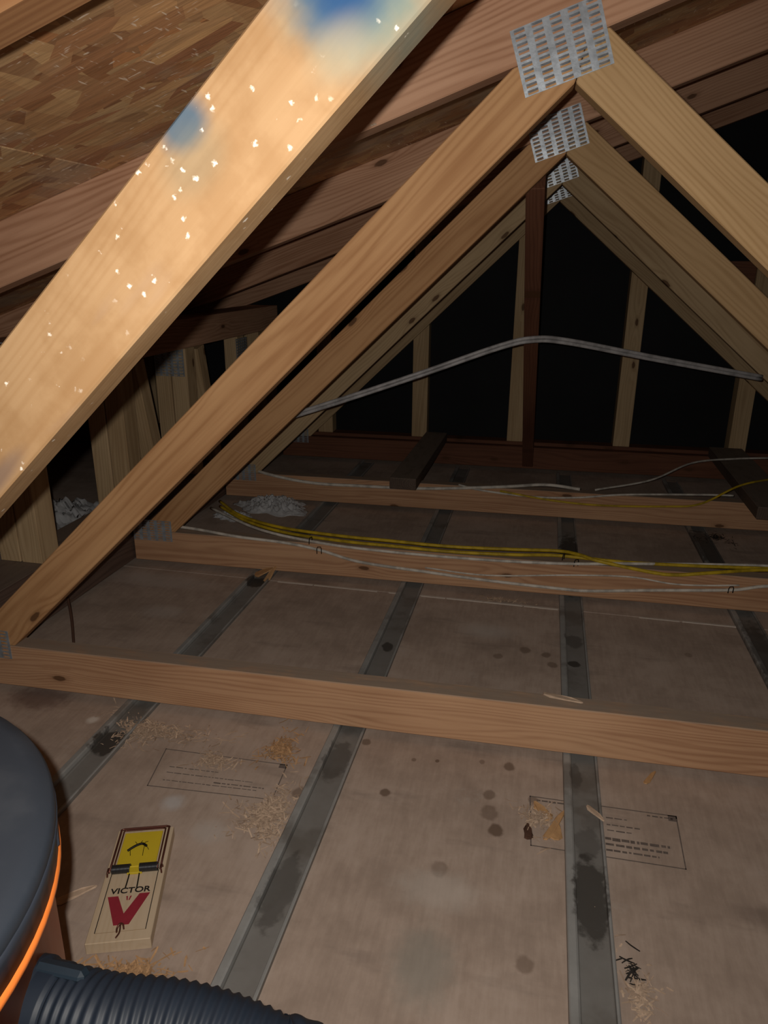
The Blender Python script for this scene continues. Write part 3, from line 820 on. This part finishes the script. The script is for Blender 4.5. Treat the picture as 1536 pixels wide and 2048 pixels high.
# ------------------------------------------------------------------ debris
M_CHIP = simple('fresh_wood_chip', (0.52, 0.31, 0.15), .8, var=.3, scale=90)
def shav_mat(name, a, b):
    s = N(name)
    g_ = s.n('ShaderNodeNewGeometry')
    return s.out(s.mix(g_.outputs['Random Per Island'], a, b), .85, 0, .2)
M_SHAV2 = shav_mat('mixed_pale_shavings', (0.38, 0.28, 0.21), (0.66, 0.50, 0.37))
M_CHIP2 = shav_mat('mixed_orange_shavings', (0.36, 0.22, 0.12), (0.62, 0.38, 0.20))
M_SHAV = simple('pale_wood_shavings', (0.56, 0.42, 0.31), .85, var=.35, scale=120)
M_BARK = simple('dark_bark', (0.09, 0.045, 0.03), .85, var=.3)
M_INSUL = simple('white_fibre_insulation', (0.55, 0.56, 0.58), .95, var=.2, scale=60)
M_DIRT = simple('dark_grime', (0.03, 0.026, 0.023), .9, var=.4)
def splinter(x, y, z, L, wd, rz, mat, label, tilt=0.0, name='wood_splinter', th=.002):
    bm = bmesh.new()
    pr = [(-.5, .1), (-.42, .45), (-.1, .5), (.2, .38), (.5, .06), (.46, -.12), (.1, -.45), (-.3, -.5), (-.47, -.3)]
    a = [bm.verts.new((p * L, q * wd + .1 * wd * math.sin(9 * p), 0)) for p, q in pr]
    b = [bm.verts.new((p * L * .96, q * wd * .8, th * (1 + .6 * math.sin(7 * p + q)))) for p, q in pr]
    bm.faces.new(b); bm.faces.new(a[::-1])
    for i in range(len(pr)):
        j = (i + 1) % len(pr); bm.faces.new((a[i], a[j], b[j], b[i]))
    o = link(name, mesh_of(bm, name), mat)
    o.location = (x, y, z + abs(math.sin(tilt)) * L / 2); o.rotation_euler = (0, -tilt, rz)
    tag(o, label, 'wood chip', 'wood chips on the floor')
    return o
splinter(.070, .928, .0006, .075, .012, 1.15, M_CHIP, 'longest orange splinter leaning beside the straight channel at the stamp', .05)
splinter(.050, .955, .0006, .045, .020, 2.2, M_CHIP, 'broad orange flake under the long splinter left of the straight channel', .04)
splinter(.072, .915, .0006, .035, .018, 1.5, M_CHIP, 'short orange chip against the left flank of the straight channel', .03)
splinter(.030, .905, .0006, .030, .014, 1.7, M_BARK, 'dark bark fragment left of the orange flakes at the stamp', .05, 'bark_fragment', .004)
splinter(.130, .957, .0092, .040, .010, -.9, M_SHAV, 'pale chip on the right lip of the straight channel', .05)
splinter(.226, 1.075, .0006, .042, .009, 1.05, M_CHIP, 'single orange chip right of the straight channel near the chord', .03)
splinter(-.566, .652, .0006, .060, .014, .75, M_SHAV, 'pale pointed splinter between the vacuum and the snap trap', .03)
splinter(-.697, 1.690, .0125, .055, .040, .4, M_CHIP, 'torn orange wood flake on the left channel near the cabled chord', .35)
splinter(-.680, 1.695, .0006, .06, .018, 1.3, M_CHIP, 'smaller orange flake leaning beside the torn one', .5)
splinter(.075, 1.116, .1055, .07, .014, -.25, M_SHAV, 'pale splinter lying on top of the near bottom chord', .03)
splinter(.235, 1.19, .0006, .06, .012, .6, M_SHAV, 'pale splinter on the floor just behind the near bottom chord', .1)
splinter(-.300, 1.137, .0175, .058, .022, .05, M_BARK, 'brown wood shim on the channel behind the near bottom chord', .0, 'wood_shim', .012)
splinter(-.251, 1.078, .988, .012, .004, .9, M_SHAV, 'tiny pale chip hanging at the lower edge of the plated top chord', .3, 'hanging_chip')

def shavings(x, y, rx, ry, n, mat, label, seed, h=.008, z=.0005, L0=.012):
    rnd = random.Random(seed)
    bm = bmesh.new()
    for i in range(n):
        a = rnd.uniform(0, 6.283); q = abs(rnd.gauss(0, .55)) * (1 + .5 * math.sin(3 * a + seed))
        px, py = rx * q * math.cos(a), ry * q * math.sin(a)
        L, wd = rnd.uniform(.3, 1.9) * L0, rnd.uniform(.08, .26) * L0
        th = rnd.uniform(0, 6.283); cx, sy = math.cos(th), math.sin(th)
        zc = z + .001 + h * max(0, 1 - q) * rnd.random(); cu = rnd.uniform(-.3, .5) * L
        tl = rnd.uniform(-.25, .25)
        prev = None
        for k in range(4):
            t = k / 3 - .5
            zz = max(z + .0003, zc + cu * (.25 - t * t) + tl * t * L)
            c = Vector((px + cx * t * L, py + sy * t * L, zz)); o2 = Vector((-sy, cx, rnd.uniform(-.2, .2))) * wd * (.5 - .35 * abs(t))
            u, v = bm.verts.new(c + o2), bm.verts.new(c - o2)
            u.co.z = max(u.co.z, z); v.co.z = max(v.co.z, z)
            if prev: bm.faces.new((prev[0], prev[1], v, u))
            prev = (u, v)
    o = link('wood_shavings', mesh_of(bm, 'wood_shavings'), mat)
    o.location = (x, y, 0)
    o['kind'] = 'stuff'; o['label'] = label; o['category'] = 'wood shavings'
    return o
shavings(-.655, 1.005, .085, .040, 1100, M_SHAV2, 'pale heap of shavings on the left channel side near the bottom chord', 1)
shavings(-.500, .952, .034, .020, 260, M_SHAV2, 'small pale tuft of shavings inside the left printed stamp', 2)
shavings(-.400, 1.005, .038, .045, 360, M_CHIP2, 'orange tinted shavings at the stamp corner beside the slanting channel', 3)
shavings(-.365, .850, .040, .055, 1100, M_SHAV2, 'pale shavings heap against the slanting channel above the trap', 4)
shavings(-.425, .560, .050, .030, 500, M_CHIP2, 'orange shavings below the near end of the snap trap', 5)
shavings(.045, .935, .040, .040, 200, M_SHAV2, 'pale shavings around the orange splinters at the stamp', 6, .008)
shavings(.165, .668, .022, .05, 160, M_SHAV2, 'pale shavings right of the straight channel at the bottom edge', 7, .006)
shavings(-.06, 1.70, .07, .012, 160, M_SHAV2, 'shavings strewn along the torn seam before the cabled chord', 8, .006)
shavings(.22, 1.155, .14, .02, 260, M_SHAV2, 'shavings strewn behind the near bottom chord at right', 9, .008)
shavings(.56, 2.26, .06, .06, 160, M_DIRT, 'dark debris scatter on the far channel at right', 10, .01, .015)
shavings(.16, .70, .010, .03, 26, M_DIRT, 'dark crumbs beside the straight channel at the bottom edge', 11, .005)
# white insulation tufts
from mathutils import noise as mn
def tuft(x, y, z, r, n, label, seed):
    bm = bmesh.new()
    K, S = 26, 110
    c = None; prev = None
    off = Vector((seed * 3.7, seed * 1.3, seed))
    for i in range(1, K + 1):
        q = i / K; ring = []
        for k in range(S):
            a = 2 * math.pi * k / S
            e = 1 + .45 * mn.noise(Vector((2.2 * math.cos(a), 2.2 * math.sin(a), 0)) + off)
            px, py = 1.5 * r * q * e * math.cos(a), r * q * e * math.sin(a)
            h = r * (.30 * (1 - q * q) + .28 * abs(mn.noise(Vector((px, py, 0)) / r * 3.2 + off)) + .12 * mn.noise(Vector((px, py, 0)) / r * 9 + off) + .14 * mn.noise(Vector((px, py, 0)) / r * 19 + off)) * (1 - q ** 4)
            ring.append(bm.verts.new((px, py, max(h, 0))))
        if prev is None:
            c = bm.verts.new((0, 0, .3 * r))
            for k in range(S): bm.faces.new((c, ring[k], ring[(k + 1) % S]))
        else:
            for k in range(S): bm.faces.new((prev[k], ring[k], ring[(k + 1) % S], prev[(k + 1) % S]))
        prev = ring
    bm.faces.new(prev[::-1])
    o = link('insulation_tuft', mesh_of(bm, 'insulation_tuft', True), M_INSUL); o.location = (x, y, z)
    tag(o, label, 'insulation', 'insulation tufts')
tuft(-.885, 2.275, .0005, .085, 16, 'white insulation tuft on the floor behind the cabled chord at left', 1)
tuft(-.99, 2.15, .0005, .045, 9, 'small white insulation tuft left of the larger one', 4)
tuft(-1.55, 1.95, .0005, .16, 22, 'pale insulation heap beyond the girder studs at the left edge', 2)
tuft(-1.45, 2.75, .0005, .14, 18, 'pale insulation heap far back beyond the girder studs', 3)
# loose nail stick near the girder
st = tube('bent_rod', [(-1.06, 1.36, .085), (-1.01, 1.30, .045), (-.975, 1.25, .004)], .003, M_BARK, None, 8)
tag(st, 'thin dark rod leaning from the girder to the floor behind the near chord', 'rod')
